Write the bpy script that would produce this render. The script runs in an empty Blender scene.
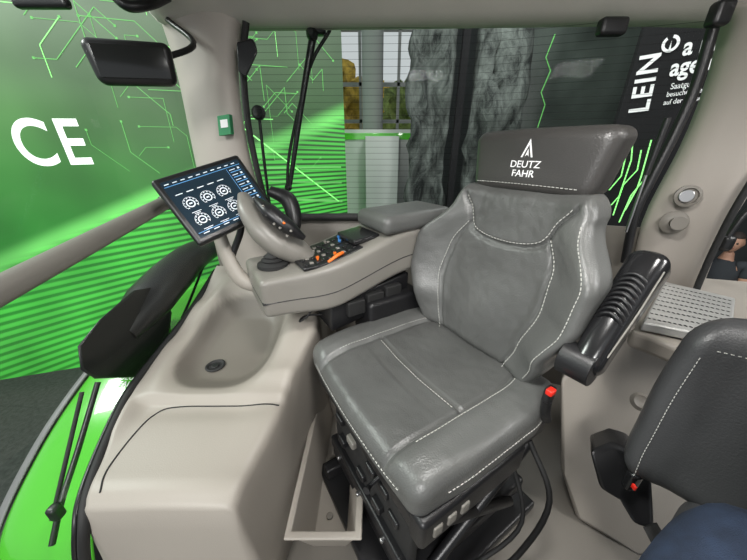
import bpy, bmesh, math, random
from mathutils import Vector, Matrix, noise
random.seed(4)
FP=290.0; TH=math.radians(24); CAM=Vector((0,0,1.2))
def ray(px,py):
    a=(px-373.5)/FP; b=(280-py)/FP
    return Vector((a, math.cos(TH)+math.sin(TH)*b, -math.sin(TH)+math.cos(TH)*b))
def W(px,py,d): return CAM+ray(px,py)*d
def PZ(px,py,z):
    r=ray(px,py); return CAM+r*((z-1.2)/r.z)
def PY(px,py,y):
    r=ray(px,py); return CAM+r*(y/r.y)
def PX(px,py,x):
    r=ray(px,py); return CAM+r*(x/r.x)
A=math.radians(31.6); CA,SA=math.cos(A),math.sin(A)
def C(u,v,z): return Vector((CA*u-SA*v, SA*u+CA*v, z))
def S(x,y,z): return C(.5-y,.52-x,z)
sc=bpy.context.scene
COL=sc.collection
try:
    sc.view_settings.view_transform='Standard'
except Exception: pass
# ---------------- materials
def mat(name,col,rough=.5,metal=0.,bump=0.,bscale=200.,var=0.,vscale=6.,emit=0.,coat=0.):
    m=bpy.data.materials.new(name); m.use_nodes=True
    nt=m.node_tree; b=nt.nodes['Principled BSDF']
    b.inputs['Base Color'].default_value=(*col,1); b.inputs['Roughness'].default_value=rough
    b.inputs['Metallic'].default_value=metal
    if coat: b.inputs['Coat Weight'].default_value=coat
    if emit:
        b.inputs['Emission Color'].default_value=(*col,1); b.inputs['Emission Strength'].default_value=emit
    tc=nt.nodes.new('ShaderNodeTexCoord')
    if var:
        n=nt.nodes.new('ShaderNodeTexNoise'); n.inputs['Scale'].default_value=vscale; n.inputs['Detail'].default_value=5
        nt.links.new(tc.outputs['Object'],n.inputs['Vector'])
        r=nt.nodes.new('ShaderNodeValToRGB')
        r.color_ramp.elements[0].position=.3; r.color_ramp.elements[1].position=.7
        r.color_ramp.elements[0].color=(*[c*(1-var) for c in col],1)
        r.color_ramp.elements[1].color=(*[min(1,c*(1+var)) for c in col],1)
        nt.links.new(n.outputs['Fac'],r.inputs['Fac']); nt.links.new(r.outputs['Color'],b.inputs['Base Color'])
    if bump:
        n=nt.nodes.new('ShaderNodeTexNoise'); n.inputs['Scale'].default_value=bscale; n.inputs['Detail'].default_value=3
        nt.links.new(tc.outputs['Object'],n.inputs['Vector'])
        bp=nt.nodes.new('ShaderNodeBump'); bp.inputs['Strength'].default_value=bump; bp.inputs['Distance'].default_value=.002
        nt.links.new(n.outputs['Fac'],bp.inputs['Height']); nt.links.new(bp.outputs['Normal'],b.inputs['Normal'])
    return m
M_leather=mat('grey_leather',(.078,.079,.076),.32,bump=.45,bscale=260,var=.12)
M_leatherb=mat('grey_leather_bolster',(.098,.100,.096),.32,bump=.45,bscale=260,var=.10)
M_hleather=mat('headrest_leather',(.045,.043,.041),.35,bump=.4,bscale=260,var=.08)
M_dleather=mat('dark_leather',(.050,.051,.053),.42,bump=.35,bscale=260,var=.08)
M_thread=mat('thread',(.45,.45,.42),.7,bump=.1)
M_beige=mat('beige_plastic',(.32,.292,.255),.45,bump=.25,bscale=350,var=.03,vscale=3)
M_beige2=mat('beige_plastic_dark',(.19,.175,.152),.5,bump=.25,bscale=350,var=.03,vscale=3)
M_pinkbeige=mat('pillar_plastic',(.41,.372,.333),.5,bump=.2,bscale=350,var=.03,vscale=3)
M_greige=mat('grey_plastic',(.19,.18,.16),.38,bump=.2,bscale=300,var=.04)
M_black=mat('black_plastic',(.011,.011,.012),.36,bump=.2,bscale=300,var=.1)
M_matte=mat('matte_black',(.004,.004,.005),.9,var=.1)
M_gloss=mat('gloss_black',(.012,.012,.013),.18,var=.05)
M_rubber=mat('black_rubber',(.012,.012,.012),.7,var=.1)
M_red=mat('red_plastic',(.65,.02,.01),.35,var=.05)
M_orange=mat('orange_plastic',(.75,.16,.02),.4,var=.05)
M_blue=mat('blue_plastic',(.05,.2,.5),.4,var=.05)
M_metal=mat('steel',(.5,.5,.5),.3,1.,var=.05)
M_silver=mat('silver_perforated',(.5,.5,.48),.4,.3,var=.04)
M_green=mat('tractor_green',(.07,.45,.02),.25,var=.04,coat=.6)
M_grey=mat('grey_rim',(.16,.16,.16),.5,var=.05)
M_wframe=mat('window_frame_grey',(.3,.3,.295),.5,var=.05)
M_white=mat('white_print',(.8,.8,.8),.5,emit=.12)
M_carpet=mat('carpet',(.05,.052,.05),.95,bump=.8,bscale=90,var=.3,vscale=25)
M_hall=mat('hall_wall',(.05,.055,.055),.8,var=.2,vscale=1)
M_whitewall=mat('white_panel',(.5,.52,.5),.7,var=.05,vscale=1.)
M_skin=mat('skin',(.5,.28,.19),.5,bump=.1,var=.08)
M_hair=mat('hair',(.025,.016,.012),.7,bump=.8,bscale=150,var=.3)
M_jeans=mat('denim',(.018,.03,.06),.85,bump=.7,bscale=500,var=.3,vscale=30)
M_shirt=mat('white_cotton',(.7,.7,.69),.85,bump=.3,bscale=300,var=.03)
M_dshirt=mat('dark_cotton',(.03,.035,.04),.85,bump=.3,bscale=300,var=.1)
M_eye=mat('eye',(.02,.015,.01),.2,var=.05)
M_screen=mat('screen_dark',(.012,.024,.036),.15,var=.2,emit=.5)
M_led=mat('screen_white',(.6,.65,.68),.5,emit=.55)
M_ledb=mat('screen_blue',(.08,.25,.5),.5,emit=.6)
M_gline=mat('glow_green',(.3,.95,.24),.5,emit=.8)
M_gline2=mat('glow_green_soft',(.14,.50,.12),.5,emit=.38)
M_wtext=mat('wall_letters',(.8,.88,.8),.5,emit=.9)
M_trunk=mat('bark',(.05,.035,.02),.9,bump=.8,bscale=20,var=.3)
M_leafy=mat('yellow_leaves',(.5,.34,.05),.9,bump=.9,bscale=20,var=.6,vscale=5)
M_leafg=mat('green_leaves',(.16,.22,.06),.9,bump=.9,bscale=20,var=.6,vscale=5)
M_lips=mat('lips',(.35,.12,.1),.5,var=.05)
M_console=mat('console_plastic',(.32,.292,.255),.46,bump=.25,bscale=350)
_nt=M_console.node_tree; _at=_nt.nodes.new('ShaderNodeAttribute'); _at.attribute_name='recess_shade'
_mx=_nt.nodes.new('ShaderNodeMix'); _mx.data_type='RGBA'; _mx.inputs[6].default_value=(.32,.292,.255,1); _mx.inputs[7].default_value=(.15,.135,.115,1)  # second colour paints the shade of the bowl into the recess
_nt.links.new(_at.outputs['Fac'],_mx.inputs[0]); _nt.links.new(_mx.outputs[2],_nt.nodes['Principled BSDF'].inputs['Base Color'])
def glassmat(name,lines=False,tint=(.97,1,.98),gl=.03):
    m=bpy.data.materials.new(name); m.use_nodes=True; nt=m.node_tree
    for n in list(nt.nodes):
        if n.type!='OUTPUT_MATERIAL': nt.nodes.remove(n)
    out=[n for n in nt.nodes if n.type=='OUTPUT_MATERIAL'][0]
    t=nt.nodes.new('ShaderNodeBsdfTransparent'); t.inputs[0].default_value=(*tint,1)
    g=nt.nodes.new('ShaderNodeBsdfGlossy'); g.inputs['Roughness'].default_value=.03
    mx=nt.nodes.new('ShaderNodeMixShader'); mx.inputs[0].default_value=gl
    nt.links.new(t.outputs[0],mx.inputs[1]); nt.links.new(g.outputs[0],mx.inputs[2])
    last=mx
    if lines:
        tc=nt.nodes.new('ShaderNodeTexCoord'); sp=nt.nodes.new('ShaderNodeSeparateXYZ')
        nt.links.new(tc.outputs['Object'],sp.inputs[0])
        mo=nt.nodes.new('ShaderNodeMath'); mo.operation='PINGPONG'; mo.inputs[1].default_value=.0125
        nt.links.new(sp.outputs['Z'],mo.inputs[0])
        lt=nt.nodes.new('ShaderNodeMath'); lt.operation='LESS_THAN'; lt.inputs[1].default_value=.0009
        nt.links.new(mo.outputs[0],lt.inputs[0])
        ml=nt.nodes.new('ShaderNodeMath'); ml.operation='MULTIPLY'; ml.inputs[1].default_value=.55
        nt.links.new(lt.outputs[0],ml.inputs[0])
        d=nt.nodes.new('ShaderNodeBsdfDiffuse'); d.inputs[0].default_value=(.03,.03,.03,1)
        m2=nt.nodes.new('ShaderNodeMixShader'); nt.links.new(ml.outputs[0],m2.inputs[0])
        nt.links.new(mx.outputs[0],m2.inputs[1]); nt.links.new(d.outputs[0],m2.inputs[2]); last=m2
    nt.links.new(last.outputs[0],out.inputs[0]); return m
M_glass=glassmat('pane_glass'); M_glassl=glassmat('heated_glass',True,(.92,.96,.93),.0015)
# ---------------- object helpers
def empty(name,loc,label,cat,group=None):
    e=bpy.data.objects.new(name,None); e.location=loc; e.empty_display_size=.05
    e['label']=label; e['category']=cat
    if group: e['group']=group
    COL.objects.link(e); return e
def top(o,label,cat,group=None):
    o['label']=label; o['category']=cat
    if group:o['group']=group
    return o
def struct(o,label=None):
    o['kind']='structure'
    if label:
        o['label']=label; o['category']='structure'
    return o
def mk(name,vs,fs,m,parent=None,smooth=True,bevel=0,seg=2,sub=0,solid=0,recalc=True,angle=None):
    vs=[Vector(v) for v in vs]
    lo=Vector((min(v[i] for v in vs) for i in range(3))); hi=Vector((max(v[i] for v in vs) for i in range(3)))
    c=(lo+hi)/2; 
    me=bpy.data.meshes.new(name); me.from_pydata([v-c for v in vs],[],fs)
    if recalc:
        bm=bmesh.new(); bm.from_mesh(me); bmesh.ops.recalc_face_normals(bm,faces=bm.faces); bm.to_mesh(me); bm.free()
    me.materials.append(m)
    if smooth:
        for p in me.polygons: p.use_smooth=True
    o=bpy.data.objects.new(name,me); o.location=c; COL.objects.link(o)
    if smooth and angle: me.set_sharp_from_angle(angle=math.radians(angle))
    if solid:
        q=o.modifiers.new('s','SOLIDIFY'); q.thickness=solid; q.offset=-1
    if bevel:
        q=o.modifiers.new('b','BEVEL'); q.width=bevel; q.segments=seg; q.limit_method='ANGLE'; q.angle_limit=math.radians(35)
    if sub:
        q=o.modifiers.new('u','SUBSURF'); q.levels=sub; q.render_levels=sub
    if parent is not None:
        o.parent=parent
        wl=parent['_wl'] if '_wl' in parent else list(parent.location)
        o.matrix_parent_inverse=Matrix.Translation(-Vector(wl))
    o['_wl']=list(c)
    return o
def hull(name,pts,m,parent=None,bevel=.005,seg=2,smooth=True):
    bm=bmesh.new()
    for p in pts: bm.verts.new(p)
    r=bmesh.ops.convex_hull(bm,input=bm.verts)
    bmesh.ops.delete(bm,geom=[g for g in r['geom_interior'] if isinstance(g,bmesh.types.BMVert)],context='VERTS')
    bmesh.ops.dissolve_limit(bm,angle_limit=.02,verts=bm.verts,edges=bm.edges)
    bm.verts.index_update()
    vs=[v.co.copy() for v in bm.verts]; fs=[[v.index for v in f.verts] for f in bm.faces]; bm.free()
    return mk(name,vs,fs,m,parent,smooth,bevel,seg,angle=40)
def prism(name,poly,off,m,parent=None,bevel=.004,seg=2):
    n=len(poly); off=Vector(off)
    vs=[Vector(p) for p in poly]+[Vector(p)+off for p in poly]
    fs=[list(range(n)),list(range(2*n-1,n-1,-1))]+[[i,(i+1)%n,(i+1)%n+n,i+n] for i in range(n)]
    return mk(name,vs,fs,m,parent,True,bevel,seg,angle=40)
def axisvals(h,r,step):
    r=min(r,h); out=[-h+r*(k/4) for k in range(4)]
    L=2*(h-r); n=max(1,math.ceil(L/step)) if L>1e-6 else 0
    out+=[-h+r+L*k/n for k in range(n)] if n else []
    out+=[h-r+r*(k/4) for k in range(5)]
    return out
def rboxdata(size,r,step):
    h=[s/2 for s in size]; ax=[axisvals(h[i],r,step) for i in range(3)]
    N=[len(a)-1 for a in ax]; idx={}; vs=[]
    inner=[max(0,h[i]-r) for i in range(3)]
    def vid(i,j,k):
        if (i,j,k) in idx: return idx[(i,j,k)]
        p=Vector((ax[0][i],ax[1][j],ax[2][k])); q=Vector([max(-inner[a],min(inner[a],p[a])) for a in range(3)])
        d=p-q
        if d.length>1e-9: p=q+d.normalized()*r
        idx[(i,j,k)]=len(vs); vs.append(p); return idx[(i,j,k)]
    fs=[]
    for k in (0,N[2]):
        for i in range(N[0]):
            for j in range(N[1]): fs.append([vid(i,j,k),vid(i+1,j,k),vid(i+1,j+1,k),vid(i,j+1,k)])
    for j in (0,N[1]):
        for i in range(N[0]):
            for k in range(N[2]): fs.append([vid(i,j,k),vid(i+1,j,k),vid(i+1,j,k+1),vid(i,j,k+1)])
    for i in (0,N[0]):
        for j in range(N[1]):
            for k in range(N[2]): fs.append([vid(i,j,k),vid(i,j+1,k),vid(i,j+1,k+1),vid(i,j,k+1)])
    return vs,fs
def rbox(name,size,r,fn,m,parent=None,step=.3,m2=None,test=None):
    r=min(r,min(size)/2)
    vs,fs=rboxdata(size,r,step)
    o=mk(name,[fn(v) for v in vs],fs,m,parent)
    if m2:
        o.data.materials.append(m2)
        for p,f in zip(o.data.polygons,fs):
            c=sum((vs[i] for i in f),Vector())/len(f)
            if test(c): p.material_index=1
    return o
def sf(cx,cy,cz):
    return lambda p: S(cx+p.x,cy+p.y,cz+p.z)
def wf(c):
    c=Vector(c); return lambda p: c+p
def catmull(pts,n=6):
    pts=[Vector(p) for p in pts]
    if len(pts)<3: return [pts[0].lerp(pts[-1],k/n) for k in range(n+1)]
    P=[pts[0]*2-pts[1]]+pts+[pts[-1]*2-pts[-2]]; out=[]
    for i in range(1,len(P)-2):
        for k in range(n):
            t=k/n; a,b,c,d=P[i-1],P[i],P[i+1],P[i+2]
            out.append(.5*((2*b)+(-a+c)*t+(2*a-5*b+4*c-d)*t*t+(-a+3*b-3*c+d)*t**3))
    out.append(pts[-1]); return out
def tube(name,pts,r,m,parent=None,seg=10,n=6,smoothp=True,flat=1.0,up=None):
    P=catmull(pts,n) if smoothp else [Vector(p) for p in pts]
    N=len(P)
    if isinstance(r,(int,float)): R=[r]*N
    else:
        R=[]
        for i in range(N):
            t=i/(N-1)*(len(r)-1); a=int(min(t,len(r)-2)); R.append(r[a]+(r[a+1]-r[a])*(t-a))
    vs=[];fs=[]
    T=(P[1]-P[0]).normalized(); ref=Vector(up) if up else (Vector((0,0,1)) if abs(T.z)<.9 else Vector((1,0,0)))
    X=T.cross(ref).normalized()
    for i in range(N):
        T=(P[min(i+1,N-1)]-P[max(i-1,0)]).normalized()
        X=(X-T*X.dot(T)).normalized(); Y=T.cross(X)
        for k in range(seg):
            a=2*math.pi*k/seg; vs.append(P[i]+X*math.cos(a)*R[i]+Y*math.sin(a)*R[i]*flat)
    for i in range(N-1):
        for k in range(seg): fs.append([i*seg+k,i*seg+(k+1)%seg,(i+1)*seg+(k+1)%seg,(i+1)*seg+k])
    fs.append(list(range(seg))); fs.append([(N-1)*seg+k for k in range(seg)])
    return mk(name,vs,fs,m,parent,angle=50)
def cyl(name,c,axis,r,h,m,parent=None,seg=24,r2=None,bevel=.002):
    c=Vector(c); ax=Vector(axis).normalized(); r2=r if r2 is None else r2
    ref=Vector((0,0,1)) if abs(ax.z)<.9 else Vector((1,0,0)); X=ax.cross(ref).normalized(); Y=ax.cross(X)
    vs=[]
    for s,rr in ((-.5,r),(.5,r2)):
        for k in range(seg):
            a=2*math.pi*k/seg; vs.append(c+ax*h*s+X*math.cos(a)*rr+Y*math.sin(a)*rr)
    fs=[[k,(k+1)%seg,(k+1)%seg+seg,k+seg] for k in range(seg)]+[list(range(seg)),list(range(seg,2*seg))]
    return mk(name,vs,fs,m,parent,bevel=bevel,angle=40)
def lathe(name,c,axis,prof,m,parent=None,seg=28):
    c=Vector(c); ax=Vector(axis).normalized(); ref=Vector((0,0,1)) if abs(ax.z)<.9 else Vector((1,0,0))
    X=ax.cross(ref).normalized(); Y=ax.cross(X); vs=[];fs=[]
    for (r,h) in prof:
        for k in range(seg):
            a=2*math.pi*k/seg; vs.append(c+ax*h+X*math.cos(a)*r+Y*math.sin(a)*r)
    for i in range(len(prof)-1):
        for k in range(seg): fs.append([i*seg+k,i*seg+(k+1)%seg,(i+1)*seg+(k+1)%seg,(i+1)*seg+k])
    fs.append(list(range(seg))); fs.append([(len(prof)-1)*seg+k for k in range(seg)])
    return mk(name,vs,fs,m,parent,angle=35)
def surf(name,rows,m,parent=None,solid=.015,sub=1,closed=False):
    R=len(rows);K=len(rows[0]); vs=[p for r in rows for p in r]
    fs=[[i*K+j,i*K+j+1,(i+1)*K+j+1,(i+1)*K+j] for i in range(R-1) for j in range(K-1)]
    return mk(name,vs,fs,m,parent,solid=solid,sub=sub)
def quad(name,pts,m,parent=None):
    return mk(name,pts,[[0,1,2,3]],m,parent,smooth=False)
def multibox(name,boxes,m,parent=None,smooth=False):
    vs=[];fs=[]
    for (o,ex,ey,ez) in boxes:
        b=len(vs); o=Vector(o)
        for k in (0,1):
            for (i,j) in ((0,0),(1,0),(1,1),(0,1)): vs.append(o+Vector(ex)*i+Vector(ey)*j+Vector(ez)*k)
        fs+=[[b,b+1,b+2,b+3],[b+4,b+5,b+6,b+7]]+[[b+i,b+(i+1)%4,b+4+(i+1)%4,b+4+i] for i in range(4)]
    return mk(name,vs,fs,m,parent,smooth=smooth)
def text(name,body,size,org,xd,yd,m,parent=None,ext=.001,sx=1.,bold=.0,align='CENTER',fn=None,spacing=1.):
    cu=bpy.data.curves.new('t','FONT'); cu.body=body; cu.size=size; cu.extrude=ext; cu.offset=bold*size
    cu.align_x=align; cu.align_y='CENTER'; cu.space_character=spacing; cu.space_line=.95
    o=bpy.data.objects.new('t',cu); COL.objects.link(o)
    dg=bpy.context.evaluated_depsgraph_get(); dg.update()
    me=bpy.data.meshes.new_from_object(o.evaluated_get(dg)); bpy.data.objects.remove(o)
    xd=Vector(xd).normalized(); yd=Vector(yd).normalized(); n=xd.cross(yd); org=Vector(org)
    vs=[(org+xd*v.co.x*sx+yd*v.co.y+n*v.co.z) for v in me.vertices] if fn is None else [fn(v.co) for v in me.vertices]
    fs=[list(p.vertices) for p in me.polygons]
    return mk(name,vs,fs,m,parent,smooth=False,recalc=False)
def dashes(name,pts,m,parent=None,L=.007,gap=.004,w=.0009,nrm=Vector((0,0,1))):
    P=catmull(pts,8) if len(pts)>2 else [Vector(p) for p in pts]
    bx=[]; 
    cum=[0]
    for i in range(1,len(P)): cum.append(cum[-1]+(P[i]-P[i-1]).length)
    def at(s):
        for i in range(1,len(P)):
            if cum[i]>=s: return P[i-1].lerp(P[i],(s-cum[i-1])/max(1e-9,cum[i]-cum[i-1]))
        return P[-1]
    s=0
    while s+L<cum[-1]:
        a,b=at(s),at(s+L); d=(b-a)
        if d.length>1e-6:
            sd=d.cross(nrm).normalized()*w
            up=nrm*w*.8
            bx.append((a-sd-up,d,sd*2,up*2))
        s+=L+gap
    return multibox(name,bx,m,parent)
def sst(a,b,x):
    if a==b: return float(x>a)
    t=max(0,min(1,(x-a)/(b-a))); return t*t*(3-2*t)
def pdist(x,y,pl):
    best=9
    for (a,b) in zip(pl[:-1],pl[1:]):
        dx,dy=b[0]-a[0],b[1]-a[1]; t=max(0,min(1,((x-a[0])*dx+(y-a[1])*dy)/(dx*dx+dy*dy)))
        best=min(best,math.hypot(x-a[0]-t*dx,y-a[1]-t*dy))
    return best
def interp(x,tab):
    if x<=tab[0][0]: return tab[0][1]
    for (a,b) in zip(tab[:-1],tab[1:]):
        if x<=b[0]:
            t=(x-a[0])/(b[0]-a[0]); t=t*t*(3-2*t); return a[1]+(b[1]-a[1])*t
    return tab[-1][1]
def lint(x,tab):
    if x<=tab[0][0]: return tab[0][1]
    for (a,b) in zip(tab[:-1],tab[1:]):
        if x<=b[0]: return a[1]+(b[1]-a[1])*(x-a[0])/(b[0]-a[0])
    return tab[-1][1]
zU=Vector((0,0,1))
# ================= HALL
ZF=-1.5
struct(quad('floor',[(-12,-6,ZF),(12,-6,ZF),(12,9,ZF),(-12,9,ZF)],M_carpet),'dark grey exhibition hall carpet')
wb=multibox('wall_back',[((-12,9,ZF),(10.5,0,0),(0,.2,0),(0,0,8)),((1.2,9,ZF),(11,0,0),(0,.2,0),(0,0,8)),((-1.5,9,ZF),(2.7,0,0),(0,.2,0),(0,0,1.6))],M_hall); struct(wb,'dark hall end wall with a tall window opening')
struct(multibox('wall_right',[((7.5,-6,ZF),(.2,0,0),(0,14.9,0),(0,0,8))],M_hall),'dark hall side wall')
wn=multibox('window_1',[((x,8.98,.1),(.07,0,0),(0,.12,0),(0,0,6.4)) for x in (-1.5,-.95,-.38,.15,.62,1.13)]+[((-1.5,8.98,z),(2.7,0,0),(0,.12,0),(0,0,.08)) for z in (.1,1.9,2.75,3.9,5.2)],M_wframe)
struct(wn,'tall hall windows with grey frames')
def tree(x,y,h,m,sd):
    e=empty('tree',(x,y,ZF),'autumn tree seen outside the hall windows','tree','trees outside the windows')
    tube('trunk',[(x,y,ZF),(x+.1,y,ZF+h*.4),(x,y,ZF+h*.8)],[.14,.1,.04],M_trunk,e)
    bm=bmesh.new(); bmesh.ops.create_icosphere(bm,subdivisions=4,radius=1)
    vs=[];
    for v in bm.verts:
        p=v.co; d=1+.5*noise.noise(p*2.2+Vector((sd,0,0)))+.45*noise.noise(p*7+Vector((sd,3,0)))
        vs.append(Vector((x,y,ZF+h*.72))+Vector((p.x*h*.2*d,p.y*h*.2*d,p.z*h*.27*d)))
    fs=[[v.index for v in f.verts] for f in bm.faces]; bm.free()
    mk('foliage',vs,fs,m,e)
tree(-1.2,12,5.2,M_leafy,1); tree(1.4,14.5,5.2,M_leafg,5); tree(-1.4,17,5.6,M_leafg,9); tree(.2,20,6.2,M_leafy,3)
e=lathe('column',(-.02,7.2,ZF),(0,0,1),[(.26,0),(.26,.1),(.22,.12),(.22,7),(.26,7.1)],M_whitewall); top(e,'round light grey hall column beside the windows','column')
e=empty('booth_counter',(0,5,ZF),'white booth partition with a green stripe near its top','partition')
multibox('panel',[((-.48,5,ZF),(1.1,0,0),(0,.25,0),(0,0,3.0))],M_whitewall,e)
multibox('green_stripe',[((-.48,4.985,1.36),(1.1,0,0),(0,.014,0),(0,0,.09))],M_green,e)
multibox('shelf_box',[((-.12,4.8,ZF),(.5,0,0),(0,.18,0),(0,0,2.9))],M_whitewall,e)
# LED wall
LD=Vector((.958,.287,0)); LO=Vector((-4.8,2.9,0)); LN=Vector((.287,-.958,0))
def LW(s,z,n=0): return LO+LD*s+LN*n+Vector((0,0,z))
def ledmat():
    m=bpy.data.materials.new('led_wall'); m.use_nodes=True; nt=m.node_tree; N=nt.nodes; Lk=nt.links
    b=N['Principled BSDF']; b.inputs['Roughness'].default_value=.5; b.inputs['Base Color'].default_value=(.01,.03,.01,1)
    tc=N.new('ShaderNodeTexCoord'); sp=N.new('ShaderNodeSeparateXYZ'); Lk.new(tc.outputs['Object'],sp.inputs[0])
    def ma(op,a,bv,c=None):
        n=N.new('ShaderNodeMath'); n.operation=op
        for i,q in enumerate((a,bv,c)):
            if q is None: continue
            if isinstance(q,(int,float)): n.inputs[i].default_value=q
            else: Lk.new(q,n.inputs[i])
        return n.outputs[0]
    X=sp.outputs['X']; Z=sp.outputs['Z']
    zz=ma('ADD',Z,1.5)
    r=N.new('ShaderNodeValToRGB'); Lk.new(ma('DIVIDE',zz,5.5),r.inputs[0]); e=r.color_ramp.elements
    e[0].position=0; e[0].color=(.02,.20,.02,1)
    e[1].position=1; e[1].color=(.3,.42,.3,1)
    for p,c in ((.25,(.02,.22,.025)),(.36,(.03,.22,.03)),(.46,(.06,.27,.05)),(.56,(.11,.28,.085)),(.66,(.22,.36,.19)),(.76,(.35,.44,.33))):
        k=e.new(p); k.color=(*c,1)
    dr=N.new('ShaderNodeMapRange'); Lk.new(X,dr.inputs[0]); dr.inputs[1].default_value=1.0; dr.inputs[2].default_value=3.4; dr.inputs[3].default_value=1.15; dr.inputs[4].default_value=.30
    mu=N.new('ShaderNodeMix'); mu.data_type='RGBA'; mu.blend_type='MULTIPLY'; mu.inputs[0].default_value=1
    Lk.new(r.outputs[0],mu.inputs[6]); Lk.new(dr.outputs[0],mu.inputs[7])
    # thin stripes running out of a point far along the wall, so they fan apart
    fan=ma('DIVIDE',ma('SUBTRACT',zz,2.6),ma('SUBTRACT',9.5,X))
    pp=ma('PINGPONG',fan,.0052)
    st=N.new('ShaderNodeMapRange'); Lk.new(pp,st.inputs[0]); st.inputs[1].default_value=.0012; st.inputs[2].default_value=.0034; st.interpolation_type='SMOOTHSTEP'
    dg=ma('SUBTRACT',zz,ma('MULTIPLY',X,.40))   # slanted upper edge
    reg=N.new('ShaderNodeMapRange'); Lk.new(dg,reg.inputs[0]); reg.inputs[1].default_value=1.30; reg.inputs[2].default_value=1.27; reg.inputs[3].default_value=0; reg.inputs[4].default_value=.85
    edge=ma('ABSOLUTE',ma('SUBTRACT',dg,1.29),None)
    eg=N.new('ShaderNodeMapRange'); Lk.new(edge,eg.inputs[0]); eg.inputs[1].default_value=.16; eg.inputs[2].default_value=.0; eg.inputs[3].default_value=0; eg.inputs[4].default_value=.75; eg.interpolation_type='SMOOTHSTEP'
    nz=N.new('ShaderNodeTexNoise'); nz.inputs['Scale'].default_value=.8; Lk.new(tc.outputs['Object'],nz.inputs[0])
    g=ma('MULTIPLY',st.outputs[0],reg.outputs[0])
    m2=N.new('ShaderNodeMix'); m2.data_type='RGBA'; Lk.new(g,m2.inputs[0]); Lk.new(mu.outputs[2],m2.inputs[6]); m2.inputs[7].default_value=(.08,.60,.07,1)
    m4=N.new('ShaderNodeMix'); m4.data_type='RGBA'; Lk.new(eg.outputs[0],m4.inputs[0]); Lk.new(m2.outputs[2],m4.inputs[6]); m4.inputs[7].default_value=(.22,.85,.18,1)
    m3=N.new('ShaderNodeMix'); m3.data_type='RGBA'; m3.blend_type='MULTIPLY'; m3.inputs[0].default_value=.85
    rr=N.new('ShaderNodeMapRange'); Lk.new(nz.outputs[0],rr.inputs[0]); rr.inputs[1].default_value=.32; rr.inputs[2].default_value=.65; rr.inputs[3].default_value=.5; rr.inputs[4].default_value=1.3
    Lk.new(m4.outputs[2],m3.inputs[6]); Lk.new(rr.outputs[0],m3.inputs[7])
    Lk.new(m3.outputs[2],b.inputs['Emission Color']); b.inputs['Emission Strength'].default_value=1.0
    return m
M_ledwall=ledmat()
le=empty('led_screen_wall',LW(0,0,0)+Vector((0,0,ZF)),'huge LED wall showing glowing green circuit lines, stripes and white letters','display screen')
me=bpy.data.meshes.new('screen'); me.from_pydata([(-4,0,-1.5),(4.62,0,-1.5),(4.62,0,4.5),(-4,0,4.5),(-4,.2,-1.5),(4.62,.2,-1.5),(4.62,.2,4.5),(-4,.2,4.5)],[],[[0,1,2,3],[1,5,6,2],[5,4,7,6],[4,0,3,7],[3,2,6,7]])
me.materials.append(M_ledwall); so=bpy.data.objects.new('screen',me); COL.objects.link(so); so.parent=le
so.location=(0,0,1.5); so.rotation_euler=(0,0,math.atan2(.287,.958))
def strip(pts,w):
    out=[]
    for a,b in zip(pts[:-1],pts[1:]):
        pa,pb=LW(a[0],a[1],.004),LW(b[0],b[1],.004); d=pb-pa
        nn=d.cross(LN).normalized()*w
        out.append((pa-nn/2,d,nn,LN*.003))
    return out
bx=[];bx2=[]
for k in range(85):
    s=random.uniform(1.6,4.4); z=random.uniform(.9,3.3); pts=[(s,z)]; dirs=[(1,0),(.7,.7),(0,1),(.7,-.7)]
    if s<2.1 and z<1.75: continue
    dd=random.choice(dirs[:3]); sg=random.choice((-1,1))
    for q in range(random.choice((2,3,4))):
        L=random.uniform(.1,.4); s2=s+dd[0]*L*sg; z2=z+dd[1]*L
        if s2>4.55 or s2<1.5: break
        s,z=s2,z2; pts.append((s,z)); dd=random.choice(dirs)
    if len(pts)>1:
        (bx if random.random()<.08 else bx2).extend(strip(pts,random.choice((.004,.006))))
        bx2.append((LW(pts[-1][0]-.010,pts[-1][1]-.010,.004),LD*.020,Vector((0,0,.020)),LN*.003))
bx+=strip([(2.9,1.75),(3.4,1.45),(4.5,.55)],.014)
bx2+=strip([(3.3,1.0),(4.55,1.0)],.02)+strip([(3.4,.85),(4.55,.8)],.02)+strip([(3.3,.65),(4.55,.55)],.03)
multibox('circuit_graphics',bx,M_gline,le); multibox('soft_circuit_graphics',bx2,M_gline2,le)
text('wall_lettering','CE',.62,LW(1.82,1.26,.006),(LD+zU*.02),(zU-LD*.02),M_wtext,le,sx=.79,bold=.012,align='RIGHT',spacing=1.12)
def rockmat():
    m=mat('rock',(.11,.12,.115),.85,bump=1.,bscale=14)
    nt=m.node_tree;b=nt.nodes['Principled BSDF']; n=nt.nodes.new('ShaderNodeTexNoise'); n.inputs['Scale'].default_value=4; n.inputs['Detail'].default_value=10; n.inputs['Roughness'].default_value=.72
    n.inputs['Distortion'].default_value=.8
    mp=nt.nodes.new('ShaderNodeMapping'); mp.inputs['Scale'].default_value=(1.5,1,.7); mp.inputs['Rotation'].default_value=(0,.3,0)
    tc=[q for q in nt.nodes if q.type=='TEX_COORD'][0]
    nt.links.new(tc.outputs['Object'],mp.inputs[0]); nt.links.new(mp.outputs[0],n.inputs[0])
    r=nt.nodes.new('ShaderNodeValToRGB'); r.color_ramp.elements[0].position=.38; r.color_ramp.elements[0].color=(.006,.009,.008,1)
    r.color_ramp.elements[1].position=.66; r.color_ramp.elements[1].color=(.15,.17,.155,1)
    nt.links.new(n.outputs[0],r.inputs[0]); nt.links.new(r.outputs[0],b.inputs['Base Color']); return m
M_rock=rockmat()
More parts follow.
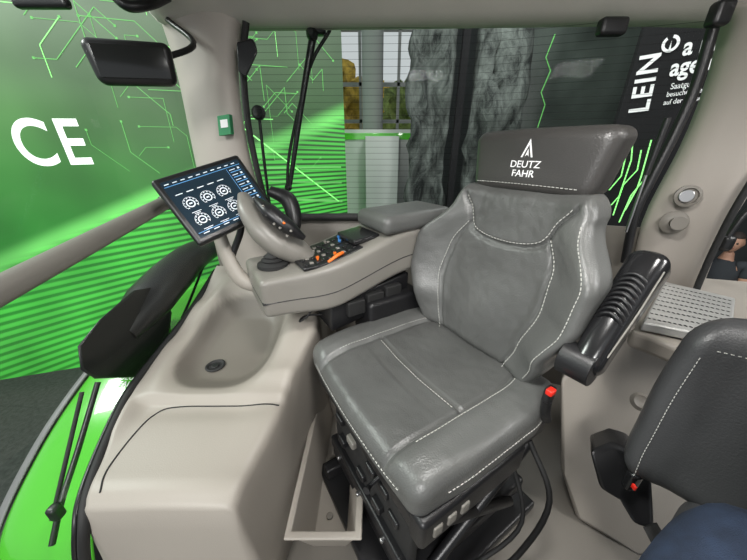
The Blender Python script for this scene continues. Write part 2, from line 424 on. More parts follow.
def rock(x0,x1,y,sd,lab):
    nx,nz=16,70; vs=[]
    for k in range(nz+1):
        for i in range(nx+1):
            x=x0+(x1-x0)*i/nx; z=ZF+6*k/nz
            vs.append((x,y+.25*noise.noise(Vector((x*2.5+sd,z*.9,0)))+.10*noise.noise(Vector((x*8,z*4,sd))),z))
    fs=[[k*(nx+1)+i,k*(nx+1)+i+1,(k+1)*(nx+1)+i+1,(k+1)*(nx+1)+i] for k in range(nz) for i in range(nx)]
    o=mk('rock_panel',vs,fs,M_rock,solid=.1); top(o,lab,'stand wall','rock scenery panels')
rock(.50,1.03,4.5,0,'rough grey rock scenery panel beside the white partition')
rock(1.32,1.96,4.6,7,'rough grey rock scenery panel between dark frames')
o=multibox('partition_post',[((1.14,4.6,ZF),(.09,0,0),(0,.08,0),(0,0,6))],M_matte); top(o,'narrow black post between two rock panels','post')
M_dpanel=mat('dark_panel',(.05,.062,.054),.3,var=.6,vscale=1.2)
e=empty('dark_display_panel',(2.6,4.8,ZF),'dark display panel with a green lightning bolt','display screen')
multibox('panel',[((2.05,4.8,ZF),(2.0,0,0),(0,.1,0),(0,0,6))],M_dpanel,e)
lp=[(2.38,2.6),(2.32,2.35),(2.42,2.2),(2.35,1.95),(2.44,1.8),(2.40,1.5)]
bb=[]
for a,b in zip(lp[:-1],lp[1:]):
    d=Vector((b[0]-a[0],0,b[1]-a[1])); bb.append(((a[0],4.79,a[1]),d,(.010,0,0),(0,.008,0)))
multibox('lightning_bolt',bb,M_gline2,e)
# banner
BA=PY(608,150,3.6); BB=PY(735,150,3.25); BA.z=BB.z=0
BX=(BB-BA).normalized(); BN=BX.cross(Vector((0,0,1))).normalized()
be=empty('banner',(BA+BB)/2+Vector((0,0,ZF)),'tall black banner with white slogan lettering and green glow lines','banner')
multibox('banner_panel',[(BA+Vector((0,0,ZF)),(BB-BA)*1.15,-BN*.08,Vector((0,0,5.5)))],M_matte,be)
def BP(px,py,n=.01):
    r=ray(px,py); t=(BA-CAM).dot(BN)/r.dot(BN); return CAM+r*t+BN*n
def rot(v,a): return (v*math.cos(a)+zU*math.sin(a)).normalized()
RX=rot(BX,.10); RY=BN.cross(RX)
if RY.z<0: RY=-RY
for k,(tx,px_,py_,s_) in enumerate((('a new',683,48,.21),('age of',670,69,.21),('Saatgut.',670,87,.075),('besuchen Sie uns',666,95,.065),('auf der messe',663,103,.065))):
    text('slogan_line' if k<2 else 'small_print_line',tx,s_,BP(px_,py_),RX,RY,M_white,be,sx=.82,bold=.02 if k<2 else .005,align='LEFT')
text('side_lettering','LEIN',.24,BP(645,84),RY,-RX,M_white,be,bold=.02,spacing=1.12)
def arcm(c,r0,r1,a0,a1,n=20):
    vs=[];fs=[]
    for k in range(n+1):
        a=a0+(a1-a0)*k/n; d=BX*math.cos(a)+zU*math.sin(a)
        vs+= [c+d*r0,c+d*r1]
    return vs,[[2*k,2*k+1,2*k+3,2*k+2] for k in range(n)]
ec=BP(670,44,.012)
v_,f_=arcm(ec,.045,.07,2.3,7.8)
b_=len(v_); v_+=[ec+BX*.0+zU*.0,ec+BX*.0+zU*.024,ec-zU*.07+BX*.02,ec-zU*.07-BX*.004]; f_.append([b_,b_+1,b_+2,b_+3])
mk('round_emblem',v_,f_,M_white,be,smooth=False)
gb=[]
for pl_ in (((612,215),(622,185),(636,170),(640,150)),((618,222),(630,195),(644,178),(655,150)),((608,190),(620,176),(626,150)),((610,205),(618,196),(630,160),(632,135)),((624,210),(636,188),(640,176),(650,140))):
    Q=[BP(a,b,.012) for a,b in pl_]
    for a,b in zip(Q[:-1],Q[1:]): gb.append((a,b-a,BX*.012,BN*.004))
multibox('glow_lines',gb,M_gline,be)
# ================= CAB SHELL
fl=multibox('floor',[((-.8,-.4,-.04),(2.1,0,0),(0,1.85,0),(0,0,.04))],M_beige2); struct(fl,'cab floor')
ce=multibox('ceiling',[((-.8,-.4,1.71),(2.1,0,0),(0,1.85,0),(0,0,.05))],M_pinkbeige); struct(ce,'cab headliner')
M_head=mat('headliner_fabric',(.58,.55,.50),.8,bump=.3,bscale=300,var=.03)
r0=[Vector((-.86,1.44,1.665)),Vector((-.5,1.42,1.66)),Vector((0,1.4,1.66)),Vector((.6,1.33,1.645)),Vector((1.0,1.23,1.62)),Vector((1.3,1.12,1.57))]
rows=[[p+Vector((0,.1,.0)) for p in r0],r0,[p+Vector((0,-.04,.03)) for p in r0],[p+Vector((0,-.12,.06)) for p in r0]]
struct(surf('trim_1',rows,M_head),'beige headliner edge above the rear window')
struct(tube('trim_2',[(-.84,1.45,1.74),(-.86,1.0,1.80),(-.86,.2,1.80)],.04,M_beige),'beige roof rail')
struct(tube('trim_3',[(1.24,1.14,1.62),(1.3,.7,1.64),(1.3,.1,1.64)],.06,M_beige),'beige roof rail')
def R3(a,b,c,ys=(1.47,1.37,1.43)):
    return [PY(a[0],a[1],ys[0]+.05),PY(a[0]+2,a[1],ys[0]-.03),PY(b[0],b[1],ys[1]),PY(c[0]-2,c[1],ys[2]-.03),PY(c[0],c[1],ys[2]+.05)]
pl=surf('trim_4',[R3((146,-12),(200,-14),(243,10)),R3((162,25),(208,20),(243,35)),R3((176,70),(215,68),(238,68)),R3((186,120),(220,120),(243,120)),R3((196,172),(230,175),(254,170)),R3((210,225),(240,228),(266,214)),R3((222,262),(262,265),(300,240)),R3((222,290),(262,295),(300,290))],M_pinkbeige)
struct(pl,'beige cab pillar')
o=prism('warning_sticker',[PY(217,116,1.34),PY(229,114,1.34),PY(231,134,1.34),PY(219,136,1.34)],(0,.03,0),mat('sticker_green',(.03,.25,.1),.5,var=.05),bevel=.001)
top(o,'small green and white safety sticker on the beige pillar','sticker')
prism('symbol',[PY(220,120,1.338),PY(227,119,1.338),PY(228,127,1.338),PY(221,128,1.338)],(0,.003,0),M_white,o,bevel=0)
def R4(a,b,c): return [PY(a[0],a[1],1.26),PY(a[0]+2,a[1],1.15),PY(b[0],b[1],1.1),PY(c[0],c[1],.98),PY(c[0]+3,c[1],1.02)]
pr=surf('trim_5',[R4((720,2),(742,2),(800,-10)),R4((716,45),(742,45),(800,50)),R4((697,105),(730,95),(790,100)),R4((678,150),(714,140),(775,150)),R4((655,190),(698,185),(765,170)),R4((640,220),(690,220),(735,212)),R4((630,262),(672,262),(710,262)),R4((630,292),(668,296),(698,296))],M_pinkbeige)
struct(pr,'beige cab pillar with round vent')
rw=surf('wall_rear',[[Vector((-.82,1.46,z)),Vector((-.3,1.46,z)),Vector((.3,1.44,z)),Vector((.8,1.34,z)),Vector((1.25,1.2,z))] for z in (0,.4,.8,.9)],M_beige2,sub=0); struct(rw,'lower rear cab wall')  # rear wall of the cab below the window, not a trim strip
struct(tube('trim_6',[(-.62,1.42,.9),(-.1,1.42,.905),(.4,1.38,.9),(.95,1.24,.88)],.018,M_rubber),'black rear window sill seal')
gl=mk('window_2',[(-.6,1.455,.9),(.4,1.43,.9),(1.0,1.25,.88),(-.62,1.455,1.70),(.4,1.43,1.70),(1.16,1.2,1.66)],[[0,1,4,3],[1,2,5,4]],M_glassl); struct(gl,'heated rear window glass')
struct(tube('trim_7',[PY(246,22,1.39),PY(243,60,1.39),PY(247,115,1.39),PY(256,165,1.39),PY(268,212,1.39)],.013,M_rubber),'black rear window seal')
struct(tube('trim_8',[PY(718,10,1.13),PY(696,85,1.13),PY(674,135,1.13),PY(650,182,1.13),PY(635,215,1.13),PY(625,262,1.13)],.016,M_black),'black rear window frame')
sg=mk('window_3',[(-.87,1.5,.6),(-.87,.9,.46),(-.87,.3,.1),(-.87,.1,.1),(-.87,.1,1.75),(-.87,1.5,1.75)],[[0,1,2,3,4,5]],M_glass); struct(sg,'side window glass')
def XL(y): return lint(y,[(.39,-.69),(.5,-.73),(.6,-.77),(.75,-.805),(.95,-.82),(1.5,-.82)])
crv=[(XL(y)-.012,y,z) for y,z in ((1.46,.63),(1.2,.545),(.97,.495),(.8,.475),(.7,.46),(.563,.43),(.45,.405),(.40,.36))]+[(-.735,.385,.25),(-.77,.375,.1),(-.78,.37,0)]
struct(tube('trim_10',crv,.012,M_rubber),'black side window seal')
struct(tube('trim_11',[Vector(p)+Vector((-.03,0,-.02)) for p in crv],.007,M_black),'black side window frame edge')
gr=empty('grab_rail',PX(0,285,-.8),'long grey-beige grab rail across the side window','rail')
a0,a1=PX(-60,322,-.8),PX(165,203,-.8)
tube('rail',[a0,a0.lerp(a1,.5),a1],[.03,.028,.024],M_greige,gr,seg=16)
lathe('end_cap',a1,(a1-a0),[(.02,-.01),(.028,0),(.028,.02),(.018,.03)],M_black,gr)
# ================= side console
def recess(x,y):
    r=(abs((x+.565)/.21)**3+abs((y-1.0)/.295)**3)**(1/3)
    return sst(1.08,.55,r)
def cons_h(x,y):
    b=interp(y,[(.395,.41),(.47,.43),(.66,.44),(.695,.445),(.71,.475)]) if y<.71 else .475+.13*min(1,(y-.71)/.5)+.03*sst(1.2,1.45,y)
    rim=interp(y,[(.4,.42),(.70,.46),(.80,.515),(1.02,.59),(1.2,.63),(1.45,.67)])
    t=sst(-.44,-.30,x); h=b+(max(rim,b)-b)*t
    lim=interp(y,[(.4,.41),(.7,.47),(.97,.505),(1.2,.56),(1.45,.66)])
    t2=sst(-.72,-.79,x); h=h+(lim-h)*t2
    fl_=.428+.055*sst(.9,1.3,y)
    h=h+(fl_-h)*recess(x,y)*.94
    if y<.70: h+=.012*sst(.70,.62,y)*math.exp(-((x+.5)/.2)**2)
    return h
rows=[];zone=[]
ys=[1.41-.0125*k for k in range(79)]+[.425,.418,.412]
for n,y in enumerate(ys):
    row=[];zr_=[]
    drop=0 if y>=.43 else (.006 if y>.415 else .02)
    xl=XL(y)
    for f in (1,.75,.5,.25): row.append(Vector((xl-.06*f,y,(cons_h(xl,y)-.03)*(1-f)))); zr_.append(0)
    row.append(Vector((xl-.004,y,cons_h(xl,y)-drop-.012))); zr_.append(0)
    xr=interp(y,[(.4,-.36),(.7,-.315),(1.0,-.25),(1.12,-.27),(1.45,-.27)])
    xs=[xl+.004+(xr-xl-.004)*k/44 for k in range(45)]
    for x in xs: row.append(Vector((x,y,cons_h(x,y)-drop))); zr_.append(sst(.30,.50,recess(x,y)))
    zt=cons_h(xr,y)-drop
    for ddx,ddz in ((.012,.003),(.022,.012),(.027,.03)): row.append(Vector((xr+ddx,y,zt-ddz))); zr_.append(0)
    xb=interp(y,[(.4,-.29),(.7,-.245),(1.1,-.215),(1.45,-.2)])
    for k in range(1,9):
        f=k/8; row.append(Vector((xr+.027+(xb-xr-.027)*f,y,(zt-.03)*(1-f)))); zr_.append(0)
    rows.append(row); zone+=zr_
rows.append([Vector((p.x,.40,max(0,p.z-.06))) for p in rows[-1]])
rows.append([Vector((p.x,.395,0)) for p in rows[-1]])
zone+=[0]*(2*len(rows[0]))
ce=empty('side_console',(-.5,.9,0),'beige moulded side console with a cup hole and a long recess painted darker as shade','console')
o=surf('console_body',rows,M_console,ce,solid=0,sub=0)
at=o.data.attributes.new('recess_shade','FLOAT','POINT')
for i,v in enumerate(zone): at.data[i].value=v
def sline(pts,r=.0016):
    P=catmull([Vector((a,b,0)) for a,b in pts],10)
    tube('panel_gap',[Vector((p.x,p.y,cons_h(p.x,p.y)+.0008)) for p in P],r,M_rubber,ce,seg=6,smoothp=False)
sline([(-.30,.68),(-.36,.69),(-.5,.69),(-.62,.688),(-.68,.67),(-.70,.60),(-.70,.5),(-.675,.44)],.0022)
cz=cons_h(-.615,.895)
lathe('cup_hole_ring',(-.615,.895,cz),(0,0,1),[(.026,.0),(.034,0),(.036,.005),(.031,.008),(.026,.006),(.023,.002),(.001,.001)],M_rubber,ce)
cyl('cup_hole_plug',(-.615,.895,cz+.003),(0,0,1),.014,.006,M_black,ce)
b1=empty('terminal_bracket',W(240,285,1.15),'curved beige bracket carrying the control terminal','bracket')
surf('bracket',[[W(a,b,1.13),W((a+c)/2+1,(b+d)/2,1.10),W(c,d,1.13)] for a,b,c,d in ((208,232,226,226),(214,250,230,240),(222,270,238,258),(232,287,246,272),(248,294,258,280),(266,293,268,281))],M_beige,b1,solid=.02)
te=empty('floor_tray',(-.16,.72,0),'open beige storage tray on the cab floor','tray')
def ring(x0,x1,y0,y1,z): return [Vector((x0,y0,z)),Vector((x1,y0,z)),Vector((x1,y1,z)),Vector((x0,y1,z))]
rs=[ring(-.20,-.09,.52,1.04,.0)]+[ring(-.245,-.045,.46,1.075,.19),ring(-.255,-.033,.45,1.085,.19),ring(-.255,-.033,.45,1.085,.198),ring(-.237,-.053,.47,1.065,.198),ring(-.20,-.095,.53,1.035,.012)]
vs=[p for r in rs for p in r]; fs=[[0,1,2,3]]+[[i*4+k,i*4+(k+1)%4,i*4+4+(k+1)%4,i*4+4+k] for i in range(5) for k in range(4)]+[[20,21,22,23]]
mk('tray_body',vs,fs,M_beige,te,bevel=.008,seg=3)
cyl('drain_screw',(-.155,.6,.016),(0,0,1),.012,.008,M_beige2,te)
# ================= DRIVER SEAT
se=empty('driver_seat',S(0,0,0),'grey leather tractor seat with headrest, white stitching and armrest controls','seat')
GX=.195
def ctop(x,y):
    h=.016*sst(.18,.24,abs(x))
    g=math.exp(-((abs(x)-GX)/.0045)**2)*.014
    if abs(x)<GX: g+=math.exp(-((y-.03)/.0045)**2)*.011
    h-=g
    h-=.024*max(0,(y-.15)/.12)**2
    h+=-.008*math.exp(-(x/.14)**2)*(1 if y<.1 else .5)
    h+=.0024*noise.noise(Vector((x*16,y*16,1)))+.0012*noise.noise(Vector((x*45,y*45,3)))
    return h
def cush(p):
    x,y,z=p
    t=sst(-.02,.045,z)
    z2=z+ctop(x,y)*t
    xx=x*(1-.03*sst(.1,.27,y)-.10*sst(-.12,-.27,y))-.025; yy=y-.012*(x/.29)**2
    return S(xx,yy-.01,z2+.528)
rbox('seat_cushion',(.62,.54,.105),.034,cush,M_leather,se,step=.007,m2=M_leatherb,test=lambda c:abs(c.x)>GX or c.z<.015)
def cpt(x,y): return cush(Vector((x,y,.0525)))+Vector((0,0,.0006))
dashes('stitching',[cpt(-GX+.02+i*(2*GX-.04)/10,.04) for i in range(11)],M_thread,se)
dashes('stitching',[cpt(GX+.012,-.2+.040*i) for i in range(11)],M_thread,se)
dashes('stitching',[cpt(-GX-.012,-.2+.040*i) for i in range(11)],M_thread,se)
dashes('stitching',[cush(Vector((.3115,-.2+.04*i,.005))) for i in range(11)],M_thread,se)
dashes('stitching',[cush(Vector((.25-.05*i,.2715,.005))) for i in range(11)],M_thread,se)
yk=[(p.x,p.y) for p in catmull([Vector((-.27,.50,0)),Vector((-.21,.455,0)),Vector((-.13,.385,0)),Vector((0,.365,0)),Vector((.13,.385,0)),Vector((.21,.455,0)),Vector((.27,.50,0))],5)]
sl=[(p.x,p.y) for p in catmull([Vector((.165,.41,0)),Vector((.185,.28,0)),Vector((.195,.14,0)),Vector((.18,.0,0))],5)]
sr=[(-a,b) for a,b in sl]
YOKE=[yk,sl,sr]
HB=.53
def bwid(z): return interp(z,[(0,.74),(.10,.84),(.24,1.0),(.33,1.0),(.47,.72),(.53,.66)])
def bfun(p):
    x,y,z=p; zz=z+HB/2
    f=sst(-.02,.045,y)
    g=0
    for pl_ in YOKE: g=max(g,math.exp(-(pdist(x,zz,pl_)/.0045)**2)*.013)
    wing=.088*sst(.15,.32,abs(x))*(1-.75*sst(.34,.50,zz))*(.35+.65*sst(.0,.16,zz))
    bulge=.018*math.exp(-((zz-.12)/.1)**2)*math.exp(-(x/.15)**2)+.0024*noise.noise(Vector((x*16,zz*16,5)))+.0012*noise.noise(Vector((x*45,zz*45,3)))
    y2=y-.285-.20*zz+ wing + (bulge-g)*f
    return S(x*bwid(zz)*.97+.010*sst(.25,.5,zz)-.022,y2,zz+.57)
def btest(c):
    zz=c.z+HB/2
    w=lint(zz,[(0,.18),(.14,.195),(.28,.185),(.40,.165)])
    return c.y<.03 or (zz<.40 and abs(c.x)>w) or (zz>=.40 and abs(c.x)>.165+(zz-.40)*1.1)
rbox('backrest',(.64,.12,HB),.034,bfun,M_leather,se,step=.007,m2=M_leatherb,test=btest)
fwd=C(-1,0,0)
def bpt(x,zz): return bfun(Vector((x,.06,zz-HB/2)))+fwd*.001
dashes('stitching',[bpt(a,b+.011) for a,b in yk[2:-2]],M_thread,se,nrm=fwd)
dashes('stitching',[bpt(a+.011,b) for a,b in sl],M_thread,se,nrm=fwd)
dashes('stitching',[bpt(a-.011,b) for a,b in sr],M_thread,se,nrm=fwd)
dashes('stitching',[bpt(.292,.04+.043*k) for k in range(11)],M_thread,se,nrm=fwd)
def shell(p):
    x,y,z=p; zz=z+.24
    return S(x*bwid(zz)*.95-.02,y-.365-.20*zz,zz+.56)
rbox('back_shell',(.54,.06,.48),.028,shell,M_black,se,step=.05)
for sx_ in (-.08,.08): cyl('headrest_post',S(sx_-.02,-.42,1.09),(0,0,1),.008,.12,M_metal,se)
def hr(p):
    x,y,z=p
    y2=y-.395 -.10*z -.20*x*x
    zz=z+1.168+ .004*math.cos(x*7)
    x2=x*(1+.07*z/.08)
    return S(x2-.013,y2,zz)
rbox('headrest',(.395,.115,.175),.034,hr,M_hleather,se,step=.02)
def hpt(x,z,n=0.): return hr(Vector((x,.058+n,z)))
dashes('stitching',[hpt(-.17+.034*k,-.060) for k in range(11)],M_thread,se,nrm=fwd)
text('headrest_lettering','DEUTZ\nFAHR',.026,(0,0,0),(1,0,0),(0,1,0),M_white,se,bold=.004,ext=.0004,fn=lambda c:hpt(c.x*1.12-.0,c.y-.020,.0012+c.z))
ev=[];ef=[]
def tri(pts):
    b=len(ev)
    for q in pts: ev.append(hpt(q[0]*.85,q[1]*.93+.004,.0015))
    ef.append(list(range(b,b+len(pts))))
tri([(0,.060),(.021,.008),(.015,.008),(0,.044)])
tri([(0,.060),(0,.044),(-.015,.008),(-.021,.008)])
tri([(0,.032),(.007,.010),(0,.016),(-.007,.010)])
mk('headrest_emblem',ev,ef,M_white,se,smooth=False)
# base
rbox('seat_pan',(.56,.51,.07),.02,sf(-.015,-.015,.452),M_black,se,step=.2)
rbox('control_panel',(.05,.36,.095),.014,lambda p:S(.265+p.x,.06+p.y,.447+p.z),M_black,se,step=.2)
for k in range(3):
    rbox('button',(.008,.026,.032),.004,lambda p,k=k:S(.291+p.x,.195-.042*k+p.y,.448+p.z),M_greige,se)
rbox('bellows_core',(.40,.40,.32),.03,sf(0,-.03,.27),M_rubber,se,step=.2)
for k in range(5):
    rbox('bellows_fold',(.43,.43,.035),.016,sf(0,-.03,.19+.045*k),M_rubber,se,step=.2)
rbox('base_plate',(.48,.52,.06),.015,sf(.01,-.03,.125),M_black,se,step=.2)
rbox('slide_rail',(.04,.56,.05),.008,sf(-.19,0,.065),M_black,se)
rbox('slide_rail',(.04,.56,.05),.008,sf(.21,0,.065),M_metal,se)
rbox('floor_plinth',(.54,.62,.04),.01,sf(.02,-.02,.02),M_black,se)
rbox('front_panel',(.44,.03,.22),.012,sf(.02,.205,.31),M_rubber,se)
rbox('front_crossbar',(.46,.03,.05),.008,sf(.02,.225,.20),M_black,se)
for k,(x,y,z) in enumerate(((-.14,.22,.37),(-.06,.22,.35),(.06,.22,.37),(.12,.215,.36),(.17,.215,.31),(.0,.22,.27),(-.12,.225,.29),(.1,.225,.27))):
    rbox('front_fitting',(.045,.03,.03),.007,sf(x,y,z),M_black if k!=1 else M_greige,se)
for k in range(3): cyl('front_bolt',S(-.13+.14*k,.245,.20),S(0,1,0)-S(0,0,0),.008,.012,M_metal,se,seg=12)
tube('scissor_arm',[S(.255,.2,.12),S(.255,-.2,.40)],.016,M_black,se,smoothp=True)
tube('scissor_arm',[S(.255,-.2,.12),S(.255,.16,.38)],.016,M_black,se,smoothp=True)
tube('lever',[S(.1,.2,.4),S(.1,.25,.38),S(.11,.27,.385)],[.006,.006,.010],M_black,se)
tube('cable',[S(.26,-.2,.42),S(.36,-.18,.3),S(.36,-.1,.12),S(.33,.0,.03)],.008,M_rubber,se)
tube('cable',[S(.25,-.12,.42),S(.34,-.1,.25),S(.31,.02,.12),S(.28,.1,.05)],.006,M_rubber,se)
# buckle
KB=CAM+ray(549,394)*.70
tube('buckle_stalk',[KB+C(.03,-.0,-.10),KB+C(.01,0,-.06),KB+C(.0,0,-.02)],[.013,.012,.012],M_black,se)
rbox('buckle_body',(.030,.018,.042),.006,lambda p:KB+C(p.x,p.y,p.z),M_black,se)
rbox('buckle_button',(.022,.016,.016),.004,lambda p:KB+C(p.x-.006,p.y-.004,p.z+.014),M_red,se)
# near armrest (folded up)
ax0=CAM+ray(590,358)*.675; ax1=CAM+ray(646,268)*.69
ad=(ax1-ax0).normalized(); al=C(0,-1,0); al=(al-ad*al.dot(ad)).normalized(); an=ad.cross(al).normalized()
if an.dot(C(-1,0,0))<0: an=-an
def armf(p): return ax0.lerp(ax1,.5)+al*p.x+an*p.y+ad*p.z
ln=(ax1-ax0).length
def armt(p): 
    k=1+.22*p.z/ln
    return armf(Vector((p.x*k,p.y*k-.35*p.z*p.z,p.z)))
rbox('folded_armrest',(.072,.092,ln+.07),.03,armt,M_gloss,se,step=.03)
for k in range(9):
    zc=-.030+.0135*k; wd=.025*(1+.22*zc/ln)
    tube('armrest_rib',[armf(Vector((-wd,.034-.35*zc*zc,zc-.010))),armf(Vector((-wd*.6,.048-.35*zc*zc,zc-.002))),armf(Vector((0,.053-.35*zc*zc,zc+.003))),armf(Vector((wd*.6,.048-.35*zc*zc,zc-.002))),armf(Vector((wd,.034-.35*zc*zc,zc-.010)))],.0045,M_black,se,seg=8,n=4)
tube('armrest_trim',[armt(Vector((.034,.026,-ln*.45))),armt(Vector((.037,.026,0))),armt(Vector((.034,.026,ln*.45)))],.002,M_greige,se)
cyl('armrest_pivot',armf(Vector((-.015,-.005,-ln*.5-.02))),al,.042,.07,M_black,se)
# ---- far armrest console
AR=se
def zr(u): return .778+.085*sst(.3,.72,u)
def armbody(p):
    x,y,z=p; u=.50+x
    f=sst(.40,.14,u)
    nar=1-.18*sst(.5,.85,u)
    return C(u,.985+y*nar+.055*f-.02*sst(.5,.85,u),zr(u)+z*(1-.16*f)-.008*f-.022)
rbox('armrest_console',(.74,.28,.168),.024,armbody,M_greige,AR,step=.025)
rbox('armrest_seam',(.742,.282,.006),.003,lambda p:armbody(Vector((p.x,p.y,-.015+p.z))),M_black,AR,step=.03)
rbox('armrest_pad',(.33,.23,.07),.028,lambda p:C(.735+p.x,.955+p.y,.955+p.z+.03*p.x),M_leatherb,AR,step=.05)
rbox('armrest_lid',(.11,.15,.02),.007,lambda p:C(.530+p.x,.98+p.y,zr(.535)+.070+p.z+.12*p.x),M_gloss,AR)
jc=C(.205,1.02,.832)
lathe('joystick_boot',jc,(0,0,1),[(.055,-.01),(.055,.002),(.038,.010),(.040,.016),(.028,.022),(.030,.028),(.020,.034),(.012,.046)],M_rubber,AR)
lathe('joystick_knob',jc+zU*.044,(0,0,1),[(.010,0),(.020,.006),(.024,.016),(.021,.026),(.010,.032)],M_black,AR)
tube('control_lever',[W(314,262,1.10),W(299,252,1.08),W(281,243,1.05),W(265,230,1.03),W(251,212,1.03),W(244,196,1.05)],[.034,.062,.074,.070,.052,.026],M_greige,AR,seg=20,flat=.7)
tube('control_lever_face',[W(304,238,1.01),W(288,227,.98),W(271,213,.97),W(257,200,.99)],[.014,.038,.040,.016],M_black,AR,seg=16,flat=.7)
for k,(a,b) in enumerate(((263,206),(271,211),(267,215),(276,219),(284,223),(280,228),(291,231),(287,236),(274,224))):
    cyl('lever_button',W(a,b,.940),ray(a,b),.0045,.012,M_greige if k not in (4,) else M_orange,AR,seg=12)
tube('side_grip',[W(290,242,1.14),W(294,220,1.14),W(288,200,1.14),W(270,191,1.13)],[.022,.030,.032,.020],M_black,AR,seg=14)
def knob(u,v,m,r=.006,h=.018,n='control_knob'):
    lathe(n,C(u,v,zr(u)+.062),(0,0,1),[(r*.6,0),(r*.6,h*.5),(r,h*.6),(r,h*.95),(r*.6,h)],m,AR,seg=14)
for (u,v,m) in ((.34,.93,M_orange),(.365,.90,M_black),(.40,.915,M_orange),(.31,.99,M_black),(.35,1.0,M_greige),(.385,1.01,M_black),(.46,1.0,M_blue),(.475,1.04,M_blue),(.33,1.05,M_black),(.45,.93,M_black),(.42,1.05,M_greige)):
    knob(u,v,m)
tube('orange_lever',[C(.36,.885,zr(.36)+.065),C(.40,.89,zr(.4)+.075),C(.425,.90,zr(.42)+.072)],[.005,.007,.006],M_orange,AR)
rbox('switch_panel',(.23,.21,.012),.005,lambda p:C(.385+p.x,.985+p.y,zr(.385+p.x)+.060+p.z),M_black,AR,step=.03)
for j in range(4):
    for k in range(10):
        rbox('rocker_switch',(.014,.016,.008),.003,lambda p,k=k,j=j:C(.290+.0205*k+p.x,.905+.048*j+p.y+.008*(k%2),zr(.290+.0205*k)+.067+p.z),(M_black,M_gloss,M_greige,M_gloss,M_black,M_greige)[(k*5+j*3)%6],AR)
rbox('lower_unit',(.36,.14,.12),.012,lambda p:C(.53+p.x,.94+p.y,.655+.15*p.x+p.z),M_black,AR)
for k in range(3):
    rbox('connector_block',(.075,.03,.06),.006,lambda p,k=k:C(.45+.085*k+p.x,.862+p.y,.655+p.z+.012*k),M_rubber,AR)
rbox('support_arm',(.26,.14,.34),.02,lambda p:C(.62+p.x,.89+p.y,.50+p.z),M_black,AR)
tube('armrest_cable',[C(.33,.93,.72),C(.28,.9,.66),C(.25,.93,.62),C(.3,.99,.6),C(.42,.93,.6)],.004,M_rubber,AR,n=8)
# ================= TERMINAL
TL,TR,BR,BL=W(160,178,.93),W(245,152,1.107),W(270,212,1.107),W(190,249,.93)
DX=(TR-TL).normalized(); DYv=(TL-BL); DY=(DYv-DX*DYv.dot(DX)).normalized(); DN=DX.cross(DY).normalized()
DC=(TL+TR+BL+BR)/4; DW=(TR-TL).length; DH=DYv.length
def D(x,y,z=0): return DC+DX*x+DY*y+DN*z
dt=empty('control_terminal',DC,'black touchscreen terminal showing white round gauges','monitor')
rbox('housing',(DW,DH,.03),.012,lambda p:D(p.x,p.y,p.z-.015),M_black,dt,step=.3)
hw,hh=DW/2-.017,DH/2-.020
quad('screen',[D(-hw,-hh,.001),D(hw,-hh,.001),D(hw,hh,.001),D(-hw,hh,.001)],M_screen,dt)
vs=[];fs=[]
def rngd(cx,cy,r0,r1,a0=0,a1=2*math.pi,n=24):
    b=len(vs)
    for k in range(n+1):
        a=a0+(a1-a0)*k/n
        vs.append(D(cx+r0*math.cos(a),cy+r0*math.sin(a),.002)); vs.append(D(cx+r1*math.cos(a),cy+r1*math.sin(a),.002))
    for k in range(n): fs.append([b+2*k,b+2*k+1,b+2*k+3,b+2*k+2])
def rect(x0,y0,x1,y1):
    b=len(vs); vs.extend([D(x0,y0,.002),D(x1,y0,.002),D(x1,y1,.002),D(x0,y1,.002)]); fs.append([b,b+1,b+2,b+3])
for i in range(3):
    for j in range(2):
        cx=-.095+.059*i; cy=.012-.062*j
        rngd(cx,cy,.0215,.0230,-.7,3.9)
        for q in range(9):
            a=-.6+q*.55; rngd(cx,cy,.0175,.0205,a,a+.22,3)
        rngd(cx,cy,.010,.0140)
        rect(cx-.005,cy-.0025,cx+.005,cy+.0025)
        rect(cx-.016,cy-.032,cx+.016,cy-.030); rect(cx-.010,cy-.037,cx+.010,cy-.035)
for k in range(10): rect(-hw+.008+.026*k,hh-.012,-hw+.022+.026*k,hh-.009)
for k in range(7):
    rect(hw-.052,hh-.032-.020*k,hw-.030,hh-.0295-.020*k); rect(hw-.020,hh-.034-.020*k,hw-.012,hh-.027-.020*k)
for k in range(5): rect(-.12+.036*k,.050,-.097+.036*k,.053)
for k in range(5): rect(-.12+.036*k,-hh+.008,-.10+.036*k,-hh+.011)
mk('screen_graphics',vs,fs,M_led,dt,smooth=False)
vs=[];fs=[]
rect(-hw+.004,hh-.020,hw-.004,hh-.018); rect(hw-.060,-hh+.01,hw-.0585,hh-.024); rect(-hw+.004,-hh+.015,hw-.062,-hh+.017)
for k in range(7): rect(hw-.052,hh-.041-.020*k,hw-.010,hh-.038-.020*k)
mk('screen_bars',vs,fs,M_ledb,dt,smooth=False)
rbox('rear_mount',(.08,.08,.05),.01,lambda p:D(p.x+.02,p.y-.03,p.z-.055),M_black,dt)
tube('mount_arm',[D(.02,-.03,-.07),D(.03,-.10,-.08),W(232,256,1.14)],.013,M_black,dt)
